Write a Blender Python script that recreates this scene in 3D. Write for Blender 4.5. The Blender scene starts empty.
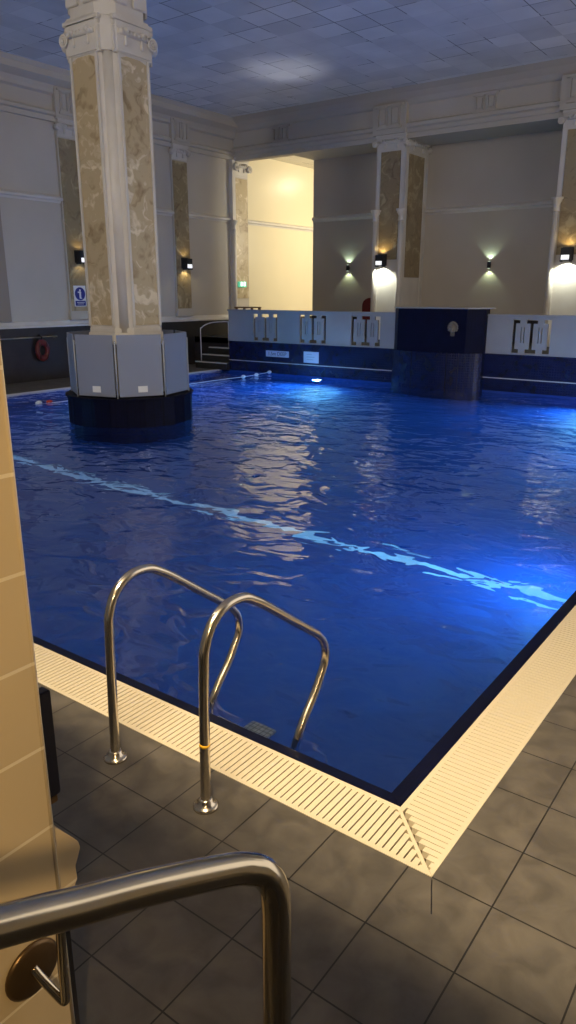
import bpy, bmesh, math, random
from mathutils import Vector, Matrix, noise
random.seed(7)
S = bpy.context.scene
COL = S.collection
PI = math.pi
R = math.radians

# ------------------------------------------------------------------ camera
F_PX = 729.08
yaw, pitch, roll = 0.63263, 0.292037, 0.00077
fw = Vector((-math.sin(yaw)*math.cos(pitch), math.cos(yaw)*math.cos(pitch), -math.sin(pitch)))
rt = Vector((math.cos(yaw), math.sin(yaw), 0))
up = rt.cross(fw)
c_, s_ = math.cos(roll), math.sin(roll)
rt, up = c_*rt + s_*up, -s_*rt + c_*up
cam = bpy.data.objects.new('camera', bpy.data.cameras.new('camera'))
COL.objects.link(cam)
m = Matrix.Identity(4)
for i in range(3):
    m[i][0], m[i][1], m[i][2] = rt[i], up[i], -fw[i]
m.translation = Vector((0.79802, -1.91757, 1.90565))
cam.matrix_world = m
cam.data.sensor_fit = 'AUTO'; cam.data.sensor_width = 36
cam.data.lens = F_PX/1024*36
cam.data.clip_start = 0.02
S.camera = cam

# ------------------------------------------------------------------ view, world
S.view_settings.view_transform = 'Standard'
S.view_settings.look = 'None'
S.view_settings.gamma = 1
S.view_settings.use_curve_mapping = False
S.view_settings.exposure = 0.0
S.cycles.max_bounces = 10
S.cycles.transparent_max_bounces = 8
S.cycles.sample_clamp_indirect = 3
S.cycles.blur_glossy = 0.4
S.cycles.use_denoising = True
W = bpy.data.worlds.new('world'); S.world = W; W.use_nodes = True
bg = W.node_tree.nodes['Background']
bg.inputs[0].default_value = (1.0, 0.88, 0.74, 1)
bg.inputs[1].default_value = 1.35

# ------------------------------------------------------------------ lights
def aim(o, target):
    d = Vector(target) - o.location
    o.rotation_euler = d.to_track_quat('-Z', 'Y').to_euler()
def light(name, kind, loc, target, power, color, **kw):
    l = bpy.data.lights.new(name, kind); o = bpy.data.objects.new(name, l)
    COL.objects.link(o); o.location = loc
    if target is not None: aim(o, target)
    l.energy = power; l.color = color
    for k, v in kw.items(): setattr(l, k, v)
    return o
WARM = (1.0, 0.78, 0.46)
# wall lamp high on the front wall, above the added slab that shades the near tiles
light('front_wall_lamp', 'AREA', (-0.6, -1.95, 4.5), (-0.9, 0.6, 0), 440, WARM, shape='RECTANGLE', size=2.6, size_y=0.14, spread=R(135))
# unseen fill light, added to brighten the front face of the column
light('column_fill_light', 'AREA', (-6.0, -0.8, 6.2), (-8.6, 6.0, 2.6), 150, (1.0, 0.90, 0.76), shape='DISK', size=0.5)
# lamp in the stair passage behind the camera
light('passage_lamp', 'SPOT', (1.2, -2.5, 2.3), (-0.42, -1.75, 1.15), 120, (1.0, 0.70, 0.33), spot_size=R(62), spot_blend=0.6, shadow_soft_size=0.04)
light('rail_glint_light', 'AREA', (-0.1, -2.9, 2.5), (0.2, -1.5, 1.1), 4.0, (1.0, 0.82, 0.42), shape='DISK', size=0.07)  # small light added for the bright streak on the steel rail
# underwater pool lamps
POOL = (0.12, 0.56, 1.0)
for nm, loc, tg, pw in (
    ('pool_lamp_back', (-8.95, 12.50, -0.36), (-8.95, 6, -0.9), 320),
    ('pool_lamp_back_right', (-2.6, 12.50, -0.40), (-2.6, 6, -0.9), 320),
    ('pool_lamp_right', (-0.42, 3.9, -0.45), (-3.5, 3.9, -1.1), 125),
    ('pool_lamp_right_far', (-0.42, 8.6, -0.45), (-5, 8.6, -1.0), 120),
    ('pool_lamp_left', (-11.9, 8.9, -0.45), (-6, 8.9, -0.9), 220),
    ('pool_lamp_left_near', (-11.9, 3.4, -0.45), (-6, 3.4, -0.9), 110),
):
    light(nm, 'AREA', loc, tg, pw, POOL, shape='DISK', size=0.2)
# ceiling lamp of the lit room seen through the opening
light('side_room_lamp', 'POINT', (-11.2, 20.9, 5.55), None, 60, (1.0, 0.90, 0.68), shadow_soft_size=0.07)
light('side_room_fill', 'POINT', (-9.3, 18.6, 3.6), None, 640, (1.0, 0.92, 0.72), shadow_soft_size=0.5)  # unseen soft fill behind the back wall, added to brighten the room
# added spot with no fixture, makes the glow patch on the ceiling
light('ceiling_glow_fill', 'SPOT', (-9.0, 12.9, 1.6), (-9.55, 12.1, 6.4), 210, (0.95, 0.95, 1.0), spot_size=R(27), spot_blend=1.0, shadow_soft_size=0.25)

# ------------------------------------------------------------------ materials
def mat(name, color, rough=0.5, metal=0.0, emit=None, es=0.0, spec=0.5):
    m = bpy.data.materials.new(name); m.use_nodes = True
    b = m.node_tree.nodes['Principled BSDF']
    b.inputs['Base Color'].default_value = (*color, 1)
    b.inputs['Roughness'].default_value = rough
    b.inputs['Metallic'].default_value = metal
    b.inputs['Specular IOR Level'].default_value = spec
    if emit:
        b.inputs['Emission Color'].default_value = (*emit, 1)
        b.inputs['Emission Strength'].default_value = es
    return m
class NT:
    def __init__(s, m):
        s.t = m.node_tree; s.n = s.t.nodes; s.b = s.n['Principled BSDF']
    def new(s, kind, **kw):
        n = s.n.new(kind)
        for k, v in kw.items(): setattr(n, k, v)
        return n
    def lk(s, a, b): s.t.links.new(a, b)
    def math(s, op, a, b=None, c=None):
        n = s.n.new('ShaderNodeMath'); n.operation = op
        for i, v in enumerate((a, b, c)):
            if v is None: continue
            if hasattr(v, 'is_output'): s.lk(v, n.inputs[i])
            else: n.inputs[i].default_value = v
        return n.outputs[0]
    def ramp(s, fac, stops):
        n = s.n.new('ShaderNodeValToRGB'); s.lk(fac, n.inputs[0])
        e = n.color_ramp.elements
        while len(e) < len(stops): e.new(0.5)
        for i, (p, c) in enumerate(stops):
            e[i].position = p; e[i].color = (*c, 1)
        return n.outputs[0]
    def noise(s, scale, detail=3, vec=None, dist=0.0):
        n = s.n.new('ShaderNodeTexNoise'); n.inputs['Scale'].default_value = scale
        n.inputs['Detail'].default_value = detail; n.inputs['Distortion'].default_value = dist
        if vec is not None: s.lk(vec, n.inputs['Vector'])
        return n.outputs['Fac']
    def mix(s, f, a, b):
        n = s.n.new('ShaderNodeMix'); n.data_type = 'RGBA'
        for i, v in ((0, f), (6, a), (7, b)):
            if hasattr(v, 'is_output'): s.lk(v, n.inputs[i])
            elif i == 0: n.inputs[0].default_value = v
            else: n.inputs[i].default_value = (*v, 1)
        return n.outputs[2]
    def bump(s, h, strength, dist=0.01):
        n = s.n.new('ShaderNodeBump'); n.inputs['Strength'].default_value = strength
        n.inputs['Distance'].default_value = dist
        s.lk(h, n.inputs['Height']); s.lk(n.outputs[0], s.b.inputs['Normal'])
    def pos(s):
        g = s.n.new('ShaderNodeNewGeometry'); x = s.n.new('ShaderNodeSeparateXYZ')
        s.lk(g.outputs['Position'], x.inputs[0]); return g.outputs['Position'], x.outputs
    def joint(s, v, off, pitch, w):
        # 1 on the joint line, 0 on the tile
        a = s.math('SUBTRACT', v, off - 100*pitch)
        a = s.math('DIVIDE', a, pitch)
        a = s.math('FRACT', a)
        a = s.math('SUBTRACT', a, 0.5)
        a = s.math('ABSOLUTE', a)
        return s.math('GREATER_THAN', a, 0.5 - w/pitch/2)

def tiled(name, tile_a, tile_b, grout, joints, rough, nscale=3.0, gw=0.006, bump=0.3, spec=0.5, rrange=None):
    m = mat(name, tile_a, rough, spec=spec); t = NT(m)
    p, xyz = t.pos()
    n1 = t.noise(nscale, 6, p, 0.6)
    colr = t.ramp(n1, [(0.35, tile_a), (0.68, tile_b)])
    j = None
    for ax, off, pitch in joints:
        k = t.joint(xyz[ax], off, pitch, gw)
        j = k if j is None else t.math('MAXIMUM', j, k)
    c = t.mix(j, colr, grout)
    t.lk(c, t.b.inputs['Base Color'])
    if rrange:
        r_ = t.n.new('ShaderNodeMapRange'); t.lk(n1, r_.inputs[0])
        r_.inputs[3].default_value, r_.inputs[4].default_value = rrange
        t.lk(r_.outputs[0], t.b.inputs['Roughness'])
    h = t.math('SUBTRACT', t.math('MULTIPLY', n1, 0.25), j)
    t.bump(h, bump, 0.004)
    return m

M = {}
M['deck'] = tiled('deck_tile', (0.066, 0.058, 0.050), (0.110, 0.096, 0.082), (0.012, 0.010, 0.009),
                  ((0, 0.2119, 0.3), (1, 0.0017, 0.2956)), 0.5, 9.0, 0.0055, 0.35, rrange=(0.38, 0.62))
M['deck_far'] = tiled('far_deck_tile', (0.085, 0.075, 0.065), (0.12, 0.105, 0.09), (0.03, 0.027, 0.024),
                  ((0, 0.2119, 0.3), (1, 0.0017, 0.2956)), 0.6, 4.0, 0.006, 0.2)
M['wains'] = tiled('wainscot_tile', (0.020, 0.018, 0.020), (0.032, 0.028, 0.030), (0.012, 0.012, 0.012),
                  ((1, 0.0, 0.6), (2, 0.0, 0.29)), 0.35, 3.0, 0.006, 0.2)
M['navy'] = tiled('navy_tile', (0.004, 0.006, 0.028), (0.007, 0.011, 0.048), (0.002, 0.003, 0.012),
                  ((0, 0.013, 0.05), (1, 0.017, 0.05), (2, 0.011, 0.05)), 0.22, 6.0, 0.004, 0.2)
M['navy_dark'] = tiled('dark_navy_tile', (0.0015, 0.002, 0.012), (0.003, 0.004, 0.022), (0.001, 0.001, 0.006),
                  ((0, 0.013, 0.05), (1, 0.017, 0.05), (2, 0.011, 0.05)), 0.5, 6.0, 0.004, 0.2, spec=0.1)
M['pool'] = tiled('pool_mosaic', (0.001, 0.064, 0.30), (0.001, 0.085, 0.38), (0.002, 0.038, 0.19),
                  ((0, 0.0, 0.1), (1, 0.0, 0.1), (2, 0.0, 0.1)), 0.4, 2.5, 0.008, 0.1)
M['pool_line'] = mat('pale_pool_tile', (0.42, 0.62, 0.78), 0.4)
M['cream_tile'] = tiled('cream_wall_tile', (0.64, 0.50, 0.31), (0.68, 0.53, 0.33), (0.86, 0.74, 0.54),
                  ((2, 0.775, 0.2), (1, -2.034, 0.9)), 0.16, 1.2, 0.008, 0.6)
M['grate'] = mat('cream_plastic', (0.56, 0.49, 0.37), 0.42)
M['gutter'] = mat('gutter_dark', (0.24, 0.18, 0.11), 0.8)

def painted(name, a, b, scale=0.6, rough=0.6):
    m = mat(name, a, rough); t = NT(m); p, _ = t.pos()
    n = t.noise(scale, 4, p)
    t.lk(t.ramp(n, [(0.35, a), (0.7, b)]), t.b.inputs['Base Color'])
    t.bump(t.noise(25, 3, p), 0.06, 0.003)
    return m
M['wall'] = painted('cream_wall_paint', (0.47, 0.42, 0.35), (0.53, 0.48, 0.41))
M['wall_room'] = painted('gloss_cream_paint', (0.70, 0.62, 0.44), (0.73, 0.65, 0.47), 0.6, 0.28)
M['plaster'] = painted('white_plaster', (0.58, 0.54, 0.49), (0.66, 0.62, 0.57), 2.0, 0.45)
M['balus'] = painted('balustrade_paint', (0.27, 0.265, 0.27), (0.31, 0.305, 0.31), 1.5, 0.4)

def ceiling_mat(name, a, b, g, offx=0.03, offy=0.1, pitch=0.6):
    m = mat(name, a, 0.55); t = NT(m); p, xyz = t.pos()
    fx = t.math('FLOOR', t.math('DIVIDE', t.math('SUBTRACT', xyz[0], offx-60), pitch))
    fy = t.math('FLOOR', t.math('DIVIDE', t.math('SUBTRACT', xyz[1], offy-60), pitch))
    cb = t.new('ShaderNodeCombineXYZ'); t.lk(fx, cb.inputs[0]); t.lk(fy, cb.inputs[1])
    wn = t.new('ShaderNodeTexWhiteNoise'); wn.noise_dimensions = '3D'; t.lk(cb.outputs[0], wn.inputs[0])
    n = t.noise(1.3, 3, p)
    v = t.math('ADD', t.math('MULTIPLY', wn.outputs[0], 0.35), t.math('MULTIPLY', n, 0.65))
    colr = t.ramp(v, [(0.25, a), (0.75, b)])
    j = t.math('MAXIMUM', t.joint(xyz[0], offx, pitch, 0.018), t.joint(xyz[1], offy, pitch, 0.018))
    # broken, uneven joints
    br = t.math('GREATER_THAN', t.noise(0.9, 3, p), 0.53)
    j = t.math('MULTIPLY', j, t.math('ADD', t.math('MULTIPLY', br, 0.8), 0.12))
    t.lk(t.mix(j, colr, g), t.b.inputs['Base Color'])
    t.bump(t.math('MULTIPLY', wn.outputs[0], 0.5), 0.3, 0.01)
    return m
M['ceil'] = ceiling_mat('ceiling_tile', (0.56, 0.56, 0.57), (0.80, 0.80, 0.80), (0.14, 0.14, 0.14))
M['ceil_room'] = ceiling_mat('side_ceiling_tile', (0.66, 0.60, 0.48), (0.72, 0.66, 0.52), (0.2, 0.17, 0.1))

def marble(name, dark, mid, lightc):
    m = mat(name, mid, 0.35); t = NT(m); p, _ = t.pos()
    n0 = t.new('ShaderNodeTexNoise'); n0.inputs['Scale'].default_value = 1.6; n0.inputs['Detail'].default_value = 3
    t.lk(p, n0.inputs['Vector'])
    mx = t.new('ShaderNodeVectorMath', operation='SCALE'); t.lk(n0.outputs['Color'], mx.inputs[0]); mx.inputs['Scale'].default_value = 1.5
    ad = t.new('ShaderNodeVectorMath', operation='ADD'); t.lk(p, ad.inputs[0]); t.lk(mx.outputs[0], ad.inputs[1])
    n = t.noise(2.4, 5, ad.outputs[0], 0.9)
    colr = t.ramp(n, [(0.30, dark), (0.44, mid), (0.55, mid), (0.66, lightc)])
    t.lk(colr, t.b.inputs['Base Color'])
    return m
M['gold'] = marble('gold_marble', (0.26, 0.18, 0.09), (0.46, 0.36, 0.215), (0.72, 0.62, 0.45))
M['gold_shaded'] = marble('gold_marble_shaded', (0.17, 0.115, 0.060), (0.28, 0.21, 0.115), (0.44, 0.35, 0.21))  # darker copy of the gold marble, shade put into its colours
M['brown'] = mat('brown_beige_trim', (0.30, 0.24, 0.19), 0.5)

def steel(name, c=(0.62, 0.56, 0.48), rough=0.2):
    m = mat(name, c, rough, 1.0); t = NT(m); p, _ = t.pos()
    r_ = t.new('ShaderNodeMapRange'); t.lk(t.noise(9, 4, p), r_.inputs[0])
    r_.inputs[3].default_value = rough*0.7; r_.inputs[4].default_value = rough*1.5
    t.lk(r_.outputs[0], t.b.inputs['Roughness'])
    return m
M['steel'] = steel('polished_steel')
M['brushed'] = steel('brushed_steel', (0.52, 0.46, 0.36), 0.16)
M['chrome_dim'] = steel('dull_chrome', (0.6, 0.6, 0.62), 0.3)
M['brass_dk'] = mat('dark_bronze', (0.16, 0.10, 0.05), 0.35, 0.8)
M['black'] = mat('black_plastic', (0.010, 0.010, 0.014), 0.35)
M['navy_plastic'] = mat('navy_plastic', (0.003, 0.003, 0.012), 0.4)
M['sconce'] = mat('sconce_metal', (0.02, 0.022, 0.03), 0.4, 0.3)
M['lamp'] = mat('lamp_glow', (0.9, 0.9, 0.9), 0.3, emit=(0.95, 0.97, 1.0), es=0.9)
M['lamp_green'] = mat('lamp_glow_green', (0.9, 0.9, 0.9), 0.3, emit=(0.85, 1.0, 0.8), es=1.6)
M['pool_lamp'] = mat('pool_lamp_lens', (0.8, 0.9, 0.9), 0.3, emit=(0.75, 1.0, 0.85), es=40)
M['exit'] = mat('exit_green', (0.0, 0.4, 0.2), 0.4, emit=(0.16, 0.62, 0.40), es=0.6)
M['exit_white'] = mat('exit_white', (0.9, 0.9, 0.9), 0.4, emit=(0.8, 1.0, 0.9), es=1.2)
M['white'] = mat('white_vinyl', (0.72, 0.74, 0.78), 0.4)
M['sign_blue'] = mat('sign_blue', (0.010, 0.020, 0.22), 0.35)
M['ink'] = mat('ink', (0.02, 0.025, 0.06), 0.5)
M['ink_faint'] = mat('faint_ink', (0.30, 0.33, 0.42), 0.5)
M['paper'] = mat('paper', (0.50, 0.54, 0.66), 0.5)
M['red'] = mat('dark_red', (0.11, 0.008, 0.010), 0.5)
M['red_chair'] = mat('red_upholstery', (0.12, 0.008, 0.012), 0.7)
M['float_red'] = mat('float_red', (0.5, 0.04, 0.02), 0.4)
M['float_white'] = mat('float_white', (0.75, 0.78, 0.8), 0.4)
M['yellow'] = mat('yellow_tape', (0.75, 0.42, 0.02), 0.5)
M['stone_emblem'] = mat('pale_stone', (0.16, 0.13, 0.095), 0.6)
M['shaded_floor'] = mat('shaded_floor', (0.010, 0.009, 0.010), 0.9)  # near-black floor, shade behind the balustrade put into its colour
M['wood'] = mat('brown_wood', (0.22, 0.14, 0.07), 0.5)
M['step'] = tiled('step_tile', (0.02, 0.019, 0.018), (0.032, 0.03, 0.028), (0.02, 0.02, 0.02), ((0, 0, 0.3),), 0.5)
M['nosing'] = mat('step_nosing', (0.55, 0.52, 0.47), 0.5)
M['steptile'] = tiled('grey_step_mosaic', (0.20, 0.24, 0.28), (0.34, 0.38, 0.42), (0.05, 0.06, 0.08), ((0, 0, 0.025), (1, 0, 0.025)), 0.4, 30, 0.004)

def frosted():
    m = mat('frosted_acrylic', (0.27, 0.30, 0.40), 0.35); t = NT(m)
    b = t.b
    b.inputs['Alpha'].default_value = 0.82
    b.inputs['Roughness'].default_value = 0.3
    return m
M['frost'] = frosted()
M['acrylic_edge'] = mat('acrylic_edge', (0.36, 0.38, 0.42), 0.25)

def water():
    m = bpy.data.materials.new('pool_water'); m.use_nodes = True
    t = m.node_tree; n = t.nodes; n.clear()
    out = n.new('ShaderNodeOutputMaterial')
    g = n.new('ShaderNodeBsdfGlass'); g.inputs['IOR'].default_value = 1.35
    g.inputs['Roughness'].default_value = 0.0
    g.inputs['Color'].default_value = (0.97, 0.985, 1.0, 1)
    geo = n.new('ShaderNodeNewGeometry')
    mp = n.new('ShaderNodeMapping'); t.links.new(geo.outputs['Position'], mp.inputs[0])
    mp.inputs['Scale'].default_value = (1.0, 1.35, 1.0); mp.inputs['Rotation'].default_value = (0, 0, R(-28))
    n1 = n.new('ShaderNodeTexNoise'); n1.inputs['Scale'].default_value = 2.7; n1.inputs['Detail'].default_value = 1.8
    n1.inputs['Distortion'].default_value = 0.6
    t.links.new(mp.outputs[0], n1.inputs['Vector'])
    bp = n.new('ShaderNodeBump'); bp.inputs['Strength'].default_value = 1.0; bp.inputs['Distance'].default_value = 0.031
    t.links.new(n1.outputs['Fac'], bp.inputs['Height'])
    t.links.new(bp.outputs[0], g.inputs['Normal'])
    gl = n.new('ShaderNodeBsdfGlossy'); gl.inputs['Roughness'].default_value = 0.0; gl.inputs['Color'].default_value = (0.9, 0.95, 1.0, 1)
    t.links.new(bp.outputs[0], gl.inputs['Normal'])
    mx = n.new('ShaderNodeMixShader'); mx.inputs[0].default_value = 0.05
    t.links.new(g.outputs[0], mx.inputs[1]); t.links.new(gl.outputs[0], mx.inputs[2])
    t.links.new(mx.outputs[0], out.inputs[0])
    return m
M['water'] = water()

# ------------------------------------------------------------------ mesh helpers
class MB:
    def __init__(s): s.bm = bmesh.new(); s.X = Matrix.Identity(4)
    def _v(s, p): return s.bm.verts.new(s.X @ Vector(p))
    def box(s, x0, x1, y0, y1, z0, z1, bev=0.0):
        b = bmesh.new()
        vs = [b.verts.new((x, y, z)) for x in (x0, x1) for y in (y0, y1) for z in (z0, z1)]
        for f in ((0,1,3,2), (4,6,7,5), (0,4,5,1), (2,3,7,6), (0,2,6,4), (1,5,7,3)):
            b.faces.new([vs[i] for i in f])
        if bev > 0:
            bmesh.ops.bevel(b, geom=b.edges[:], offset=bev, segments=2, affect='EDGES', clamp_overlap=True)
        s._merge(b); return s
    def _merge(s, b):
        mp = {v: s.bm.verts.new(s.X @ v.co) for v in b.verts}
        for f in b.faces:
            try:
                nf = s.bm.faces.new([mp[v] for v in f.verts]); nf.smooth = f.smooth
            except ValueError: pass
        b.free()
    def prism(s, poly, axis, a0, a1, bev=0.0):
        # poly: 2D points; axis 0/1/2 is the extrusion axis, remaining axes in order
        b = bmesh.new()
        def P(p, a):
            q = list(p); q.insert(axis, a); return q
        v0 = [b.verts.new(P(p, a0)) for p in poly]; v1 = [b.verts.new(P(p, a1)) for p in poly]
        b.faces.new(v0[::-1]); b.faces.new(v1)
        n = len(poly)
        for i in range(n): b.faces.new((v0[i], v0[(i+1) % n], v1[(i+1) % n], v1[i]))
        bmesh.ops.recalc_face_normals(b, faces=b.faces[:])
        if bev > 0: bmesh.ops.bevel(b, geom=b.edges[:], offset=bev, segments=2, affect='EDGES', clamp_overlap=True)
        s._merge(b); return s
    def tube(s, pts, r, seg=16, cap=True, smooth=True):
        pts = [Vector(p) for p in pts]; rings = []
        rad = r if isinstance(r, (list, tuple)) else [r]*len(pts)
        t0 = (pts[1]-pts[0]).normalized()
        nrm = t0.orthogonal().normalized()
        b = bmesh.new()
        for i, p in enumerate(pts):
            if i == 0: t = t0
            elif i == len(pts)-1: t = (pts[i]-pts[i-1]).normalized()
            else: t = ((pts[i]-pts[i-1]).normalized() + (pts[i+1]-pts[i]).normalized()).normalized()
            nrm = (nrm - t*nrm.dot(t)).normalized(); bn = t.cross(nrm)
            rings.append([b.verts.new(p + (nrm*math.cos(2*PI*k/seg) + bn*math.sin(2*PI*k/seg))*rad[i]) for k in range(seg)])
        for a, c in zip(rings, rings[1:]):
            for k in range(seg):
                f = b.faces.new((a[k], a[(k+1) % seg], c[(k+1) % seg], c[k])); f.smooth = smooth
        if cap: b.faces.new(rings[0][::-1]); b.faces.new(rings[-1])
        s._merge(b); return s
    def lathe(s, prof, c=(0, 0, 0), seg=24, smooth=True):
        b = bmesh.new(); rings = []
        for r, z in prof:
            rings.append([b.verts.new((c[0]+max(r, 1e-4)*math.cos(2*PI*k/seg), c[1]+max(r, 1e-4)*math.sin(2*PI*k/seg), c[2]+z)) for k in range(seg)])
        for a, d in zip(rings, rings[1:]):
            for k in range(seg):
                f = b.faces.new((a[k], a[(k+1) % seg], d[(k+1) % seg], d[k])); f.smooth = smooth
        b.faces.new(rings[0][::-1]); b.faces.new(rings[-1])
        s._merge(b); return s
    def ball(s, c, r, seg=12, sc=(1, 1, 1)):
        b = bmesh.new(); bmesh.ops.create_uvsphere(b, u_segments=seg, v_segments=max(6, seg//2+2), radius=r)
        for v in b.verts: v.co = Vector((v.co.x*sc[0]+c[0], v.co.y*sc[1]+c[1], v.co.z*sc[2]+c[2]))
        for f in b.faces: f.smooth = True
        s._merge(b); return s
    def torus(s, c, R0, r, axis='z', seg=32, rs=12, sc=(1, 1, 1)):
        b = bmesh.new(); rings = []
        for i in range(seg):
            a = 2*PI*i/seg; ring = []
            for k in range(rs):
                q = 2*PI*k/rs
                x, y, z = (R0+r*math.cos(q))*math.cos(a), (R0+r*math.cos(q))*math.sin(a), r*math.sin(q)
                if axis == 'x': x, y, z = z, x, y
                if axis == 'y': x, y, z = x, z, y
                ring.append(b.verts.new((c[0]+x*sc[0], c[1]+y*sc[1], c[2]+z*sc[2])))
            rings.append(ring)
        for i in range(seg):
            A, B = rings[i], rings[(i+1) % seg]
            for k in range(rs):
                f = b.faces.new((A[k], A[(k+1) % rs], B[(k+1) % rs], B[k])); f.smooth = True
        s._merge(b); return s
    def build(s, name, material, parent=None, origin=None):
        me = bpy.data.meshes.new(name)
        bmesh.ops.recalc_face_normals(s.bm, faces=s.bm.faces[:])
        if origin is not None and parent is None:
            bmesh.ops.translate(s.bm, verts=s.bm.verts, vec=-Vector(origin))
        s.bm.to_mesh(me); s.bm.free()
        me.materials.append(material)
        o = bpy.data.objects.new(name, me); COL.objects.link(o)
        if origin is not None and parent is None: o.location = origin
        if parent is not None:
            o.parent = parent
            w = WORLD.get(parent.name, Matrix.Identity(4))   # a part's own world frame is already the scene's
            o.matrix_parent_inverse = w.inverted()
        return o
WORLD = {}     # world matrix of each thing's root, so parts may be written in world coordinates
def root(name, loc, label, cat, group=None, rz=0.0):
    o = bpy.data.objects.new(name, None); COL.objects.link(o)
    o.empty_display_size = 0.1
    o.location = loc; o.rotation_euler = (0, 0, rz)
    WORLD[o.name] = Matrix.Translation(Vector(loc)) @ Matrix.Rotation(rz, 4, 'Z')
    o['label'] = label; o['category'] = cat
    if group: o['group'] = group
    return o
def tag(o, label, cat, group=None, kind=None):
    o['label'] = label; o['category'] = cat
    if group: o['group'] = group
    if kind: o['kind'] = kind
    return o
def struct(name, mb, material, parent=None):
    o = mb.build(name, material, parent)
    if parent is None: o['kind'] = 'structure'
    return o
def text_mesh(name, body, size, Mx, material, parent, depth=0.002):
    cu = bpy.data.curves.new(name, 'FONT'); cu.body = body; cu.size = size; cu.extrude = depth
    cu.align_x = 'CENTER'; cu.align_y = 'CENTER'
    t = bpy.data.objects.new(name, cu); COL.objects.link(t)
    dg = bpy.context.evaluated_depsgraph_get(); dg.update()
    me = bpy.data.meshes.new_from_object(t.evaluated_get(dg))
    COL.objects.unlink(t); bpy.data.objects.remove(t)
    me.transform(Mx); me.materials.clear(); me.materials.append(material); me.name = name
    o = bpy.data.objects.new(name, me); COL.objects.link(o); o.parent = parent
    w = WORLD.get(parent.name, Matrix.Identity(4)); o.matrix_parent_inverse = w.inverted()
    return o
def frame(o, u, n):
    # local x = u (horizontal), local y = -n (into the wall), z up
    u = Vector(u).normalized(); n = Vector(n).normalized()
    X = Matrix.Identity(4)
    for i in range(3): X[i][0] = u[i]; X[i][1] = -n[i]; X[i][2] = (0, 0, 1)[i]
    X.translation = Vector(o)
    return X
def arc(c, a, b, r, n=8):
    pass

# ================================================================== THE SETTING
XL, YB, YP = -13.6, 16.25, 12.6       # left wall, back wall, balustrade plane
CZ = 6.4
PX0, PX1, PY0, PY1, PD = -12.0, -0.33, 0.33, 12.6, -1.2

# decks
b = MB(); b.box(-13.6, 5, -6.0, 0.0, -0.15, 0.0); struct('floor', b, M['deck'])
b = MB(); b.box(0.0, 5, 0.0, 12.6, -0.15, 0.0); struct('floor', b, M['deck'])
b = MB(); b.box(-13.6, -12.08, 0.0, 12.6, -0.15, 0.0); b.box(-13.6, -11.72, 12.6, 15.0, -0.15, 0.0); struct('floor', b, M['deck_far'])
b = MB(); b.box(-11.72, 5, 12.72, 24, 0.60, 0.75); b.box(-13.6, -11.72, 13.3, 24, 0.60, 0.75); struct('floor', b, M['shaded_floor'])
# the diagonal cut in the tile at the pool corner
b = MB(); b.X = Matrix.Translation((0.035, -0.075, 0)) @ Matrix.Rotation(R(-65), 4, 'Z'); b.box(-0.072, 0.072, -0.002, 0.002, -0.001, 0.0012)
struct('trim_1', b, M['black'])

# gutter channel beneath the grates and raised dark lip at the water
b = MB(); b.box(-12.08, -0.255, 0.0, 0.252, -0.14, -0.05); b.box(-0.255, 0.0, 0.0, 12.6, -0.14, -0.05)
struct('floor_gutter', b, M['gutter'])
b = MB()
b.prism([(0.252, -0.14), (0.252, -0.001), (0.262, 0.0), (0.335, -0.022), (0.335, -0.14)], 0, -12.0, -0.252)
b.prism([(-0.335, -0.14), (-0.335, -0.022), (-0.262, 0.0), (-0.252, -0.001), (-0.252, -0.14)], 1, 0.252, 12.6)
struct('trim_2', b, M['navy_dark'])
b = MB(); b.box(-12.08, -12.0, 0.0, 12.6, -0.14, 0.004); struct('trim_3', b, M['nosing'])

# pool basin
b = MB()
b.box(PX0-0.1, PX1+0.1, PY0-0.1, PY1+0.1, PD-0.1, PD)
b.box(PX0-0.1, PX1+0.1, PY0-0.1, PY0, PD, -0.03)
b.box(PX0-0.1, PX0, PY0, PY1, PD, -0.03)
b.box(PX1, PX1+0.1, PY0, PY1, PD, -0.03)
b.box(PX0-0.1, PX1+0.1, PY1, PY1+0.1, PD, 0.0)
struct('wall_pool', b, M['pool'])
b = MB(); b.box(-11.9, -0.40, 3.71, 3.83, PD, PD+0.006); struct('trim_4', b, M['pool_line'])

# navy tiled wall below the balustrade, with its ledge line
b = MB(); b.box(-11.72, 1.5, YP+0.001, YP+0.12, -0.0, 0.735); struct('wall_poolside', b, M['navy'])
b = MB(); b.box(-11.72, 1.5, YP-0.02, YP+0.002, 0.250, 0.268, 0.004); struct('trim_5', b, M['nosing'])

# left wall
b = MB(); b.box(XL-0.2, XL, -2, 24, 0, CZ+0.2); struct('wall_left', b, M['wall'])
b = MB(); b.box(XL, XL+0.03, -2, 13.3, 0.0, 1.16); b.box(XL, XL+0.03, 13.3, 15.0, 0.0, 1.16); struct('wall_wainscot', b, M['wains'])
def run_y(b, prof, y0, y1, x): b.prism([(x+p, z) for p, z in prof], 1, y0, y1)
def run_x(b, prof, x0, x1, y): b.prism([(y-p, z) for p, z in prof], 0, x0, x1)
b = MB(); run_y(b, [(0, 1.16), (0.07, 1.16), (0.07, 1.20), (0.05, 1.22), (0.03, 1.29), (0, 1.30)], -2, 15.0, XL); struct('trim_6', b, M['plaster'])
DADO = [(0, 3.80), (0.02, 3.80), (0.03, 3.84), (0.07, 3.86), (0.07, 3.90), (0.03, 3.93), (0, 3.95)]
b = MB(); run_y(b, DADO, -2, 24, XL)
run_x(b, DADO, -11.65, 1.5, YB)
struct('trim_7', b, M['plaster'])
# entablature and cornice, left wall
b = MB(); run_y(b, [(0, 5.42), (0.06, 5.42), (0.06, 5.52), (0.12, 5.54), (0.12, 5.60), (0.05, 5.64), (0.05, 5.92), (0.11, 5.96), (0.11, 6.02), (0.15, 6.10), (0.30, 6.20), (0.30, 6.32), (0.36, 6.40), (0, 6.40)], -2, 15.1, XL)
struct('trim_8', b, M['wall'])

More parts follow.
